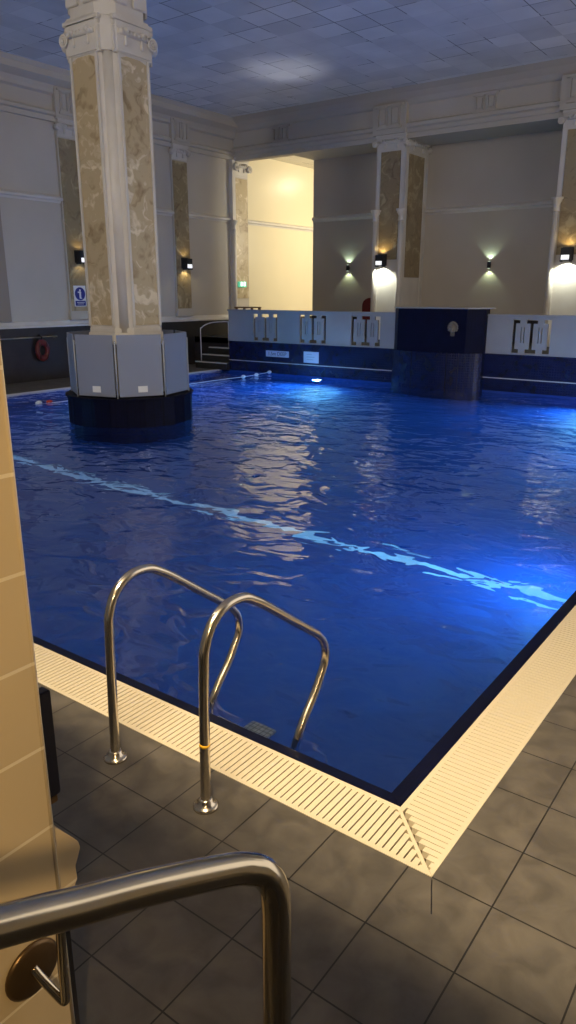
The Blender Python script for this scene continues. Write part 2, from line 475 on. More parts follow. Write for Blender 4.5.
# back: beam with cove, infill wall
b = MB(); run_x(b, [(0, 5.40), (0, 5.50), (0.03, 5.52), (0.03, 5.60), (0.08, 5.63), (0.08, 5.70), (0.0, 5.74), (0.0, 6.10), (0.04, 6.13), (0.10, 6.22), (0.22, 6.32), (0.40, 6.40), (-1.6, 6.40), (-1.6, 5.69), (-1.4, 5.40)], -11.65, 1.5, 15.08)
run_x(b, [(0, 5.40), (0, 5.50), (0.03, 5.52), (0.03, 5.60), (0.08, 5.63), (0.08, 5.70), (0.0, 5.74), (0.0, 6.10), (0.04, 6.13), (0.10, 6.22), (0.22, 6.32), (0.40, 6.40), (-0.25, 6.40), (-0.25, 5.40)], XL, -11.65, 15.08)
struct('wall_beam', b, M['wall'])
b = MB(); b.box(-11.65, 1.5, YB, YB+0.2, 0.75, 5.42); struct('wall_back', b, M['wall'])
b = MB(); b.box(XL, 5, -2.0, 16.6, CZ, CZ+0.15); struct('ceiling', b, M['ceil'])
# lit room beyond the opening
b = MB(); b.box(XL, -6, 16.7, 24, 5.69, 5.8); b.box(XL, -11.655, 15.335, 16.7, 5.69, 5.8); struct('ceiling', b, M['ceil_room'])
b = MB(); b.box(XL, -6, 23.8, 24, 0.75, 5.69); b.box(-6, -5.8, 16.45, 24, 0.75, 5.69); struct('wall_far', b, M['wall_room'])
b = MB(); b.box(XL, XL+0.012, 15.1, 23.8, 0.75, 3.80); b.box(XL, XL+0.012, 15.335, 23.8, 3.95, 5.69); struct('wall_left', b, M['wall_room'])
b = MB(); b.box(5, 5.2, -2.2, 3.5, 0, 6.4); struct('wall_right_shade', b, M['wall'])  # unseen stretch of wall, added to keep world light off the near floor
# front wall, added shade slab above the stair opening, passage behind the camera
b = MB(); b.box(-2.2, 4.0, -2.0, -1.24, 2.58, 2.72); struct('ceiling_shadow_slab', b, M['wall'])  # unseen slab, added to cast the shadow edge on the near tiles
b = MB(); b.box(-2.2, 4.0, -2.2, -2.0, 2.72, 6.4); b.box(-13.6, -2.2, -2.2, -2.0, 0, 6.4); b.box(-2.2, -0.95, -2.2, -2.0, 0, 2.72); b.box(2.6, 5, -2.2, -2.0, 0, 6.4)
struct('wall_front', b, M['wall'])
b = MB(); b.box(2.6, 2.8, -6, -2.2, 0, 2.72); b.box(-1.1, 2.8, -6.2, -6.0, 0, 2.72); b.box(-1.1, -0.95, -6, -2.2, 0, 2.72); struct('wall_passage', b, M['wains'])
b = MB(); b.box(-1.1, 2.8, -6.2, -2.0, 2.58, 2.72); struct('ceiling_passage', b, M['wains'])

# stairs the camera stands on
b = MB()
for k in range(4): b.box(-0.42, 2.6, -1.62-0.28*k-(0.0 if k < 3 else 2.0), -1.34-0.28*k, 0.0 if k == 0 else 0.17*k, 0.17*(k+1))
struct('floor_stairs', b, M['deck'])

# foreground tiled wall with sloped sill at its end
b = MB()
b.prism([(-0.95, -4.5), (-0.42, -4.5), (-0.42, -1.140), (-0.428, -1.134), (-0.95, -1.134)], 2, 0.77, 2.6)
b.prism([(-0.95, -4.5), (-0.42, -4.5), (-0.42, -1.140), (-0.428, -1.134), (-0.95, -1.134)], 2, 0.0, 0.77)
struct('wall_stair', b, M['cream_tile'])
b = MB()
prof = [(-1.134, 0.765), (-1.085, 0.700), (-1.066, 0.672), (-1.062, 0.652), (-1.070, 0.632), (-1.080, 0.612), (-1.078, 0.575), (-1.090, 0.555), (-1.134, 0.55)]
b.prism(prof, 0, -0.95, -0.435, 0.002)
struct('trim_9', b, M['cream_tile'])
b = MB(); b.tube([(-0.4275, -1.1415, 0.0), (-0.4275, -1.1415, 2.6)], 0.009, 10); struct('trim_10', b, M['cream_tile'])
b = MB(); b.box(-0.95, -0.44, -1.134, -1.11, 0.0, 0.55); struct('trim_11', b, M['wains'])

b = MB(); b.box(-11.65, -9.03, YB-0.03, YB, 0.75, 1.27); b.box(-8.16, -4.62, YB-0.03, YB, 0.75, 1.27); b.box(XL+0.012, XL+0.03, 15.7, 23.8, 0.75, 1.16); struct('wall_wainscot', b, M['wains'])  # dark strips added to stand in for the shade behind the balustrade

# ================================================================== WATER
def make_water():
    me = bpy.data.meshes.new('water'); nx, ny = 234, 246
    vs, fs = [], []
    for j in range(ny+1):
        for i in range(nx+1):
            x = PX0 + (PX1-PX0)*i/nx; y = PY0 + (PY1-PY0)*j/ny
            e = min(1, (x-PX0)/0.3, (PX1-x)/0.3, (y-PY0)/0.3, (PY1-y)/0.3)
            z = -0.022 + e*(0.020*noise.noise(Vector((x*0.75+y*0.35, y*1.0-x*0.3, 3.1))) + 0.010*noise.noise(Vector((x*1.9, y*2.4, 8.7))))
            vs.append((x, y, z))
    for j in range(ny):
        for i in range(nx):
            a = j*(nx+1)+i; fs.append((a, a+1, a+nx+2, a+nx+1))
    me.from_pydata(vs, [], fs); me.update()
    for p in me.polygons: p.use_smooth = True
    me.materials.append(M['water'])
    o = bpy.data.objects.new('pool_water', me); COL.objects.link(o)
    tag(o, 'rippled deep blue swimming pool water', 'water', kind='stuff')
make_water()

# ================================================================== OVERFLOW GRATES
def grate_near():
    r = root('overflow_grate', (-6, 0.125, 0), 'cream slotted overflow grate along the near pool edge, under the steel ladder', 'pool grate', 'overflow grates around the pool')
    b = MB(); b.prism([(-12.0, 0.0), (0.0, 0.0), (-0.02, 0.02), (-12.0, 0.02)], 2, -0.03, 0.003)
    b.prism([(-12.0, 0.232), (-0.232, 0.232), (-0.252, 0.252), (-12.0, 0.252)], 2, -0.03, 0.003)
    b.build('frame', M['grate'], r)
    b = MB(); x = -0.035
    while x > -12.0:
        y1 = min(0.236, -x-0.012)
        b.box(x-0.0225, x, 0.012, max(0.03, y1), -0.025, 0.0025); x -= 0.0285
    b.build('slats', M['grate'], r)
    b = MB(); b.prism([(-0.001, 0.001), (-0.022, 0.001), (-0.252, 0.231), (-0.252, 0.251)], 2, -0.03, 0.0035); b.build('mitre_strip', M['grate'], r)
def grate_right():
    r = root('overflow_grate', (-0.125, 6, 0), 'cream slotted overflow grate running away along the right pool edge', 'pool grate', 'overflow grates around the pool')
    b = MB(); b.prism([(0.0, 0.002), (0.0, 12.6), (-0.02, 12.6), (-0.02, 0.022)], 2, -0.03, 0.003)
    b.prism([(-0.232, 0.233), (-0.232, 12.6), (-0.252, 12.6), (-0.252, 0.253)], 2, -0.03, 0.003)
    b.build('frame', M['grate'], r)
    b = MB(); y = 0.036
    while y < 12.58:
        x1 = max(-0.236, -y+0.012)
        b.box(min(-0.03, x1), -0.012, y, y+0.0245, -0.025, 0.0025); y += 0.0285
    b.build('slats', M['grate'], r)
grate_near(); grate_right()

# ================================================================== CLASSICAL PARTS
def capital_mb(w, z0, z1, proj=0.06, drops=True):
    # in a face frame: x along the face (centre 0), -y outward, z world
    b = MB(); return b
def add_capital(b, w, z0, z1, p=0.07, ext=0.02, sides=(-1, 1)):
    h = z1-z0; hw = w/2
    b.box(-hw, hw, -0.012, 0.02, z0, z0+0.04*1, 0.004)
    b.box(-hw*0.98, hw*0.98, -0.02, 0.02, z0+0.04, z1-h*0.30)
    b.tube([(-hw*0.8, -0.03, z1-h*0.42), (hw*0.8, -0.03, z1-h*0.42)], 0.035, 10)
    for k in range(7):
        b.ball((-hw*0.66+k*hw*0.22, -0.055, z1-h*0.40), 0.028, 8, (0.8, 0.9, 1.2))
    b.box(-hw-0.0, hw+0.0, -p+0.01, 0.02, z1-h*0.26, z1-h*0.14, 0.008)
    b.box(-hw-0.015, hw+0.015, -p-0.01, 0.02, z1-h*0.14, z1, 0.010)
    for s in sides:
        cx, cz = s*(hw+ext), z1-h*0.52
        rr = h*0.20
        b.tube([(cx, -p-0.03, cz), (cx, 0.02, cz)], rr*0.86, 20)
        b.torus((cx, -p-0.03, cz), rr*0.82, rr*0.17, 'y', 22, 8)
        b.torus((cx, -p-0.035, cz), rr*0.46, rr*0.13, 'y', 18, 8)
        b.ball((cx, -p-0.04, cz), rr*0.22, 10)
        b.tube([(cx, -p-0.01, cz+rr), (s*hw*0.55, -p, z1-h*0.30)], [rr*0.16, rr*0.28], 8)
    for s in (-1, 1):
        # pendant drops beside the scrolls
        dx = s*hw*0.42
        b.ball((dx, -0.06, z1-h*0.36), 0.036, 8)
        b.lathe([(0.0, -0.14), (0.03, -0.12), (0.022, -0.06), (0.012, 0.0)], (dx, -0.035, z1-h*0.46), 8)
def add_triglyph(b, cx, z0, z1, w):
    # twin raised panels
    for s in (-1, 1):
        x0 = cx + (s*w*0.27) - w*0.20; x1 = x0 + w*0.40
        t = 0.022
        b.box(x0, x1, -0.035, 0, z0, z0+t); b.box(x0, x1, -0.035, 0, z1-t, z1)
        b.box(x0, x0+t, -0.035, 0, z0+t, z1-t); b.box(x1-t, x1, -0.035, 0, z0+t, z1-t)
        b.box(x0+t*2, x1-t*2, -0.028, 0, z0+t*2.5, z1-t*2.5, 0.006)
    b.box(cx-w*0.60, cx+w*0.60, -0.055, 0, z1, z1+0.045, 0.006)
    b.box(cx-w*0.55, cx+w*0.55, -0.045, 0, z0-0.05, z0, 0.006)

def sconce(loc, n, u, label, group, style, power, col_down, col_up, out=0.13):
    X = frame(loc, u, n)
    r = root('wall_sconce', loc, label, 'wall lamp', group)
    b = MB(); b.X = X
    if style == 'box':
        b.box(-0.105, 0.105, -0.20, -0.03, 0.0, 0.15, 0.006); b.box(-0.12, 0.12, -0.03, 0.0, -0.10, 0.17, 0.004)
        b.box(-0.105, 0.105, -0.20, -0.185, -0.11, 0.0); b.box(0.09, 0.105, -0.20, -0.03, -0.13, 0.0); b.box(-0.105, -0.09, -0.20, -0.03, -0.13, 0.0)
    else:
        b.lathe([(0.030, 0.075), (0.045, 0.075), (0.045, -0.075), (0.030, -0.075)], (0, -0.075, 0), 18); b.box(-0.025, 0.025, -0.045, 0.0, -0.04, 0.04)
    b.build('housing', M['sconce'], r)
    b = MB(); b.X = X
    if style == 'box': b.box(-0.085, 0.085, -0.205, -0.04, -0.09, 0.005)
    else:
        b.lathe([(0.029, -0.004), (0.029, 0.006)], (0, -0.075, 0.075), 14); b.build('diffuser', M['lamp_green'], r)
        b = MB(); b.X = X; b.lathe([(0.029, -0.006), (0.029, 0.004)], (0, -0.075, -0.075), 14)
    b.build('diffuser', M['lamp'] if style == 'box' else M['lamp_green'], r)
    p = Vector(loc) + Vector(n)*(out if style == 'box' else 0.085)
    dn = p - Vector((0, 0, 0.14 if style == 'box' else 0.10)); upp = p + Vector((0, 0, 0.17 if style == 'box' else 0.10))
    w = R(135) if style == 'box' else R(104)
    nn = Vector(n)
    light('sconce_light', 'SPOT', dn, dn + Vector((0, 0, -1)) - nn*0.25, power[0], col_down, spot_size=w, spot_blend=0.45, shadow_soft_size=0.03)
    light('sconce_light', 'SPOT', upp, upp + Vector((0, 0, 1)) - nn*0.25, power[1], col_up, spot_size=w, spot_blend=0.45, shadow_soft_size=0.03)

def colonnette(parent, x, y, z0, z1, r=0.062):
    b = MB()
    b.lathe([(r*1.0, z0), (r*1.0, z1-0.26)], (x, y, 0), 18)
    b.lathe([(r*1.15, z1-0.27), (r*1.3, z1-0.25), (r*1.15, z1-0.23), (r*1.05, z1-0.16), (r*1.5, z1-0.10), (r*1.75, z1-0.08), (r*1.75, z1-0.05), (r*2.1, z1-0.03), (r*2.1, z1)], (x, y, 0), 18)
    return b.build('colonnette', M['plaster'], parent)

# ------------------------------------------------------------------ left wall pilasters
def pilaster(yc, w, label, gold_top=5.12, mat_g='gold_shaded', x=XL, zbase=1.30, gold_bot=1.50, room=False):
    r = root('pilaster', (x, yc, 0), label, 'pilaster', 'marbled pilasters on the left wall')
    X = frame((x, yc, 0), (0, 1, 0), (1, 0, 0))
    b = MB(); b.X = X
    b.box(-w/2-0.02, w/2+0.02, -0.06, 0, zbase, 5.42)
    b.box(-w/2-0.05, w/2+0.05, -0.10, 0, zbase, zbase+0.16, 0.01)
    b.build('shaft', M['wall'], r)
    b = MB(); b.X = X; b.box(-w/2+0.01, w/2-0.01, -0.075, -0.058, gold_bot, gold_top); b.build('marble_panel', M[mat_g], r)
    b = MB(); b.X = X @ Matrix.Translation((0, -0.06, 0)); add_capital(b, w, gold_top+0.03, 5.50); b.build('capital', M['plaster'], r)
    if not room:
        b = MB(); b.X = X; b.box(-w/2-0.05, w/2+0.05, -0.15, 0, 5.50, 6.12)
        b.X = X @ Matrix.Translation((0, -0.15, 0)); add_triglyph(b, 0, 5.62, 6.02, w*0.85)
        b.build('entablature_block', M['wall'], r)
    return r
pilaster(9.48, 0.58, 'gold marbled pilaster on the left wall carrying the blue mandatory sign')
pilaster(12.92, 0.54, 'gold marbled pilaster on the left wall between the column and the lit opening')
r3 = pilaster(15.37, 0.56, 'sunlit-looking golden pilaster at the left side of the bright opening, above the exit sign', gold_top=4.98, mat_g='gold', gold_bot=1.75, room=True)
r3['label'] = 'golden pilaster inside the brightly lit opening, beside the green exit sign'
colonnette(r3, XL+0.09, 14.98, 0.75, 3.87, 0.06)
b = MB(); b.box(XL, XL+0.12, 14.93, 15.06, 0.75, 5.42); b.build('corner_strip', M['plaster'], r3)
# edge casing left of the first pilaster
b = MB(); b.box(XL, XL+0.06, 7.05, 7.62, 1.30, 3.80, 0.01); struct('trim_12', b, M['brown'])

BOXG = 'box shaped wall lamps on the marble strips'
sconce((XL+0.075, 9.50, 2.66), (1, 0, 0), (0, 1, 0), 'dark box wall lamp above the blue sign on the left wall pilaster', BOXG, 'box', (1.6, 1.6), (1.0, 0.85, 0.5), (1.0, 0.78, 0.4))
sconce((XL+0.075, 12.95, 2.62), (1, 0, 0), (0, 1, 0), 'dark box wall lamp on the second left wall pilaster, right of the big column', BOXG, 'box', (5, 1.8), (1.0, 0.85, 0.5), (1.0, 0.78, 0.4))

# ------------------------------------------------------------------ back piers
def pier(x0, x1, label, second=False):
    r = root('wall_pier', ((x0+x1)/2, 15.6, 0.75), label, 'pier', 'marbled piers on the back wall')
    y0, y1 = 15.08, YB
    b = MB()
    b.box(x0, x1, y0+0.02, y1, 0.75, 5.42)
    for a, c in ((x0, x0+0.11), (x1-0.13, x1)): b.box(a, c, y0, y0+0.05, 0.75, 5.42, 0.006)
    b.box(x1-0.02, x1+0.02, y0, y0+0.14, 0.75, 5.42, 0.006); b.box(x1-0.02, x1+0.02, y1-0.16, y1, 0.75, 5.42, 0.006)
    b.box(x0-0.03, x1+0.03, y0-0.03, y1, 0.75, 0.92, 0.01)
    b.build('shaft', M['plaster'], r)
    b = MB(); b.box(x0+0.12, x1-0.14, y0-0.006, y0+0.03, 2.70, 5.17); b.build('marble_panel', M['gold_shaded'], r)
    b = MB(); b.box(x1-0.01, x1+0.012, y0+0.17, y1-0.20, 2.28, 5.10); b.build('marble_panel', M['gold_shaded'], r)
    b = MB(); b.X = frame(((x0+x1)/2, y0, 0), (1, 0, 0), (0, -1, 0)); add_capital(b, x1-x0, 5.16, 5.52)
    b.build('capital', M['plaster'], r)
    b = MB(); b.X = frame((x1, (y0+y1)/2, 0), (0, 1, 0), (1, 0, 0)); add_capital(b, y1-y0-0.05, 5.10, 5.50)
    b.build('capital', M['plaster'], r)
    colonnette(r, x0+0.045, y0-0.05, 0.75, 3.86); colonnette(r, x1-0.03, y0-0.05, 0.75, 3.86)
    b = MB(); xc = (x0+x1)/2; b.box(x0-0.08, x1+0.02, y0-0.12, y0+0.06, 5.52, 6.16)
    b.X = frame((xc, y0-0.12, 0), (1, 0, 0), (0, -1, 0)); add_triglyph(b, -0.03, 5.68, 6.10, 0.62)
    b.build('entablature_block', M['wall'], r)
pier(-8.98, -8.20, 'white pier with gold marble strips, standing on the balcony left of the blue pulpit')
pier(-4.56, -3.70, 'white pier with marble strip cut by the right edge of the picture')
sconce((-8.72, 15.07, 2.66), (0, -1, 0), (1, 0, 0), 'dark box wall lamp on the pier left of the blue pulpit', BOXG, 'box', (50, 5), (0.95, 1.0, 0.82), (1.0, 0.74, 0.3))
sconce((-4.18, 15.07, 2.68), (0, -1, 0), (1, 0, 0), 'dark box wall lamp on the pier at the right edge of the picture', BOXG, 'box', (50, 5), (0.95, 1.0, 0.82), (1.0, 0.74, 0.3))
UPD = 'small cylinder lamps on the grey back wall'
sconce((-10.43, YB, 2.565), (0, -1, 0), (1, 0, 0), 'small black up and down lamp on the back wall beside the lit opening', UPD, 'cyl', (5, 5), (0.80, 1.0, 0.62), (0.72, 1.0, 0.75))
sconce((-6.376, YB, 2.563), (0, -1, 0), (1, 0, 0), 'small black up and down lamp on the back wall above the blue pulpit', UPD, 'cyl', (5, 5), (0.80, 1.0, 0.62), (0.72, 1.0, 0.75))
# twin panels on the beam
for xc, lab in ((-11.9, 'twin moulded panel plaque on the beam over the lit opening'), (-6.29, 'twin moulded panel plaque on the beam right of the pier')):
    b = MB(); b.X = frame((xc, 15.08, 0), (1, 0, 0), (0, -1, 0)); add_triglyph(b, 0, 5.76, 6.06, 0.5)
    tag(b.build('moulded_plaque', M['wall'], origin=(xc, 15.08, 5.76)), lab, 'plaque', 'plaster plaques on the beam')

# ================================================================== MAIN COLUMN
CX, CY, H, CH = -8.13, 6.01, 0.465, 0.20
def chamf(h, c): return [(CX+a, CY+d) for a, d in ((h-c, -h), (h, -h+c), (h, h-c), (h-c, h), (-h+c, h), (-h, h-c), (-h, -h+c), (-h+c, -h))]
col = root('column', (CX, CY, 0.40), 'tall white column with gold marble panels and scroll capital, rising from the pool', 'column')
b = MB(); b.prism(chamf(H, CH), 2, 1.10, 5.02)
for s, t in ((1, -1), (1, 1), (-1, 1), (-1, -1)):     # rounded rib on each chamfer
    b.X = Matrix.Translation((CX+s*(H-CH/2-0.062), CY+t*(H-CH/2-0.062), 0)); b.lathe([(0.112, 1.30), (0.112, 5.02)], (0, 0, 0), 32); b.X = Matrix.Identity(4)
b.build('shaft', M['plaster'], col)
b = MB(); b.prism(chamf(H+0.03, CH), 2, 0.41, 1.33, 0.01); b.prism(chamf(H+0.012, CH), 2, 1.33, 1.40, 0.008); b.build('base', M['plaster'], col)
for u, n in (((1, 0, 0), (0, -1, 0)), ((0, 1, 0), (1, 0, 0)), ((-1, 0, 0), (0, 1, 0)), ((0, -1, 0), (-1, 0, 0))):
    X = frame((CX+n[0]*H, CY+n[1]*H, 0), u, n)
    b = MB(); b.X = X
    b.box(-0.235, 0.235, -0.008, 0.01, 1.44, 4.93)
    # slightly arched head
    b.prism([(-0.235, 4.93), (0.235, 4.93), (0.235, 4.95), (0.12, 4.985), (-0.12, 4.985), (-0.235, 4.95)], 1, -0.008, 0.01)
    b.build('marble_panel', M['gold'], col)
    b = MB(); b.X = X @ Matrix.Translation((0, -0.005, 0))
    for s in (-1, 1): b.box(min(s*0.24, s*0.285), max(s*0.24, s*0.285), -0.018, 0.01, 1.42, 5.0, 0.004)
    b.build('panel_moulding', M['plaster'], col)
    b = MB(); b.X = X; add_capital(b, 2*H-0.23, 5.00, 5.44, 0.03, -0.02, (-1,) if n == (0, -1, 0) else (1,) if n == (1, 0, 0) else (-1, 1)); b.build('capital', M['plaster'], col)
    b = MB(); b.X = X @ Matrix.Translation((0, 0.02, 0))
    b.box(-0.30, -0.05, -0.03, 0.0, 5.60, 6.20, 0.01); b.box(0.05, 0.30, -0.03, 0.0, 5.60, 6.20, 0.01)
    b.build('upper_panel', M['plaster'], col)
b = MB(); b.prism(chamf(H-0.02, CH), 2, 5.0, CZ); b.prism(chamf(H+0.03, CH), 2, 5.02, 5.42, 0.004); b.prism(chamf(H+0.03, CH), 2, 5.42, 5.47, 0.01); b.prism(chamf(H+0.1, CH-0.02), 2, 6.25, CZ, 0.01)
b.build('upper_block', M['plaster'], col)
def octa(r, rot=-8): return [(CX+r*math.cos(R(rot+45*k)), CY+r*math.sin(R(rot+45*k))) for k in range(8)]
b = MB(); b.prism([(CX+0.97*math.cos(PI*k/12), CY+0.97*math.sin(PI*k/12)) for k in range(24)], 2, -0.03, 0.385); b.prism([(CX+1.0*math.cos(PI*k/12), CY+1.0*math.sin(PI*k/12)) for k in range(24)], 2, 0.375, 0.41, 0.006); b.build('plinth', M['navy_dark'], col)
b = MB(); b.prism([(CX+0.96*math.cos(PI*k/12), CY+0.96*math.sin(PI*k/12)) for k in range(24)], 2, PD, -0.03); b.build('submerged_foot', M['navy'], col)  # lighter navy below the waterline, underwater glow put into the colour
# frosted screens around the column
scr = root('column_screen', (CX, CY, 0.41), 'frosted grey acrylic screen wrapped in panels round the foot of the column', 'screen')
P = octa(0.93)
for k in range(8):
    p0, p1 = Vector((*P[k], 0)), Vector((*P[(k+1) % 8], 0)); u = (p1-p0).normalized(); L = (p1-p0).length
    n = Vector((u.y, -u.x, 0)); mid = (p0+p1)/2
    b = MB(); b.X = frame((mid.x, mid.y, 0), u, n)
    b.box(-L/2+0.03, L/2-0.03, -0.006, 0.006, 0.43, 1.32 - (0.0), 0.002)
    pn = b.build('screen_panel', M['frost'], scr)
    if k in (6, 7):
        b = MB(); b.X = frame((mid.x, mid.y, 0), u, n); dx = 0.0 if k != 7 else 0.02
        b.box(dx-0.07, dx+0.07, -0.012, -0.006, 0.49, 0.58)
        nt = b.build('notice', M['white'], pn)
        b = MB(); b.X = frame((mid.x, mid.y, 0), u, n)
        for q in range(2): b.box(dx-0.05, dx+0.05, -0.014, -0.012, 0.515+0.03*q, 0.525+0.03*q)
for k in range(8):
    b = MB(); p = P[k]; b.tube([(p[0], p[1], 0.41), (p[0], p[1], 1.24)], 0.011, 8); b.build('post', M['acrylic_edge'], scr)
b = MB(); b.prism(octa(0.90), 2, 1.17, 1.185); b.build('top_shelf', M['frost'], scr)
# ================================================================== BALUSTRADE
bal = root('balustrade', (-6, YP+0.06, 0.735), 'pale balcony wall with cut out baluster openings above the navy pool wall', 'balustrade')
by0, by1 = YP, YP+0.055
holes = [-10.55, -9.14, -7.71, -4.0, -2.3]
HW = 0.375
b = MB()
for a, c, hs in ((-11.72, -6.925, holes[:3]), (-4.895, 1.5, holes[3:])):
    b.box(a, c, by0, by1, 0.735, 0.77); b.box(a, c, by0, by1, 1.41, 1.47)
    xs = a
    for hx in hs:
        b.box(xs, hx-HW, by0, by1, 0.77, 1.41); xs = hx+HW
    b.box(xs, c, by0, by1, 0.77, 1.41)
b.build('panel_wall', M['balus'], bal)
b = MB()
for a, c in ((-11.75, -6.925), (-4.895, 1.5)): b.box(a, c, by0-0.025, by1+0.025, 1.465, 1.505, 0.008)
b; b.build('coping', M['balus'], bal)
b = MB()
for a, c in ((-11.72, -6.925), (-4.895, 1.5)): b.box(a, c, by0-0.012, by0+0.02, 0.736, 0.755, 0.004)
b; b.build('foot_moulding', M['balus'], bal)
for hx in holes:
    for s in (-1, 1):
        cx = hx + s*0.172
        b = MB()
        # broad body in four strips around two thin slots, with narrow necks
        z0, z1 = 0.845, 1.335
        b.box(cx-0.062, cx+0.062, by0+0.008, by1-0.008, 0.765, z0); b.box(cx-0.062, cx+0.062, by0+0.008, by1-0.008, z1, 1.415)
        b.box(cx-0.14, cx+0.14, by0+0.008, by1-0.008, z0, z0+0.12); b.box(cx-0.14, cx+0.14, by0+0.008, by1-0.008, z1-0.07, z1)
        for a, c in ((-0.14, -0.04), (-0.022, 0.022), (0.04, 0.14)): b.box(cx+a, cx+c, by0+0.008, by1-0.008, z0+0.12, z1-0.07)
        b.build('baluster', M['balus'], bal)

# ================================================================== BLUE PULPIT
pul = root('pulpit', (-5.9, 12.4, 0), 'dark navy tiled pulpit bulging from the balcony wall over the pool', 'fountain pulpit')
b = MB(); b.prism([(-6.92, YP+0.12), (-6.92, 12.50), (-6.68, 12.18), (-5.16, 12.18), (-4.90, 12.50), (-4.90, YP+0.12)], 2, 0.74, 1.60, 0.006); b.build('upper_drum', M['navy_dark'], pul)
arcp = [(-5.93 + 1.03*math.cos(a), 12.598 - 0.46*math.sin(a)**0.8) for a in [PI*k/20 for k in range(21)]]
b = MB(); b.prism(arcp, 2, -0.03, 0.74); b.build('lower_drum', M['navy'], pul)
b = MB(); b.prism(arcp, 2, PD, -0.03); b.build('submerged_foot', M['navy'], pul)
b = MB(); b.prism([(-6.95, YP+0.15), (-6.95, 12.48), (-6.70, 12.15), (-5.14, 12.15), (-4.86, 12.48), (-4.80, YP+0.15)], 2, 1.60, 1.625, 0.004); b.build('cap', M['balus'], pul)
b = MB(); ez = 1.22; ex = -5.44; b.X = frame((ex, 12.18, 0), (1, 0, 0), (0, -1, 0))
b.ball((0, -0.02, ez), 0.075, 14, (0.95, 0.6, 1.2))
for k in range(11):
    a = -0.5 + k*(PI+1.0)/10
    b.ball((0.088*math.cos(a), -0.012, ez+0.02+0.095*math.sin(a)), 0.030, 8, (1, 0.6, 1))
b.ball((0, -0.065, ez-0.01), 0.022, 8, (1, 0.8, 1.5)); b.ball((0, -0.05, ez-0.05), 0.034, 8, (1.1, 0.8, 0.6))
for s in (-1, 1): b.ball((s*0.03, -0.055, ez+0.035), 0.017, 8, (1.2, 0.6, 0.7))
b.box(-0.05, 0.05, -0.02, 0.0, ez-0.15, ez-0.07, 0.01)
eo = b.build('carved_mask', M['stone_emblem'], pul); eo['label'] = 'small pale stone carved mask'
b = MB(); b.box(-6.55, -6.40, 12.24, 12.30, 0.50, 0.66, 0.01); b.build('spout_recess', M['black'], pul)

# ================================================================== SIGNS
def wall_sign(x0, x1, z0, z1, y, label, m):
    r = root('sign', ((x0+x1)/2, y, z0), label, 'sign')
    b = MB(); b.box(x0, x1, y-0.012, y, z0, z1, 0.002); b.build('plate', m, r); return r
Xs = lambda x, y, z: Matrix.Translation((x, y, z)) @ Matrix.Rotation(PI/2, 4, 'X')
r = wall_sign(-10.52, -9.82, 0.40, 0.545, YP, 'long white depth sign with dark lettering on the navy pool wall', M['paper'])
text_mesh('lettering', '1.5m DEEP', 0.125, Xs(-10.17, YP-0.013, 0.472), M['ink'], r)
r = wall_sign(-9.38, -8.95, 0.31, 0.57, YP, 'square pale notice on the navy pool wall above the underwater lamp', M['paper'])
b = MB()
for k, (a, c) in enumerate(((-0.13, 0.02), (-0.13, 0.10), (-0.12, 0.06))): b.box(-9.165+a, -9.165+c, YP-0.014, YP-0.012, 0.50-0.06*k, 0.515-0.06*k)
b.build('faint_print', M['ink_faint'], r)
# blue mandatory sign on pilaster
sx = XL+0.075
r = root('sign', (sx, 9.47, 1.60), 'blue and white mandatory safety sign on the marbled pilaster left of the column', 'sign')
b = MB(); b.X = frame((sx, 9.45, 0), (0, 1, 0), (1, 0, 0)); b.box(-0.17, 0.17, -0.008, 0, 1.60, 2.06, 0.002); b.build('plate', M['white'], r)
b = MB(); b.X = Matrix.Translation((sx+0.008, 9.45, 1.88)) @ Matrix.Rotation(PI/2, 4, 'Y'); b.lathe([(0.145, 0), (0.145, 0.004)], (0, 0, 0), 32); b.build('blue_disc', M['sign_blue'], r)
b = MB(); b.X = frame((sx, 9.45, 0), (0, 1, 0), (1, 0, 0)); b.box(-0.145, 0.145, -0.012, -0.007, 1.615, 1.725); b.build('blue_bar', M['sign_blue'], r)
b = MB(); b.X = frame((sx+0.013, 9.45, 0), (0, 1, 0), (1, 0, 0))
b.box(-0.025, 0.025, -0.003, 0, 1.79, 1.90); b.box(-0.065, 0.03, -0.003, 0, 1.90, 1.93); b.ball((0.0, -0.001, 1.955), 0.026, 10, (1, 0.1, 1)); b.box(-0.02, 0.045, -0.003, 0, 1.77, 1.79)
b.build('white_figure', M['white'], r)
b = MB(); b.X = frame((sx+0.0125, 9.45, 0), (0, 1, 0), (1, 0, 0))
for k, (a, c) in enumerate(((-0.11, 0.11), (-0.09, 0.09))): b.box(a, c, -0.002, 0, 1.683-0.035*k, 1.695-0.035*k)
b.build('caption_lines', M['white'], r)
# exit sign
r = root('exit_sign', (XL+0.1, 15.32, 2.08), 'glowing green exit sign at the foot of the golden pilaster in the opening', 'exit sign')
b = MB(); b.X = frame((XL+0.075, 15.30, 0), (0, 1, 0), (1, 0, 0)); b.box(-0.17, 0.17, -0.06, 0, 2.06, 2.22, 0.004); b.build('housing', M['exit'], r)
b = MB(); b.X = frame((XL+0.136, 15.30, 0), (0, 1, 0), (1, 0, 0)); b.box(-0.10, -0.02, -0.003, 0, 2.09, 2.21); b.box(0.03, 0.12, -0.003, 0, 2.09, 2.21)
b.build('pictogram', M['exit_white'], r)

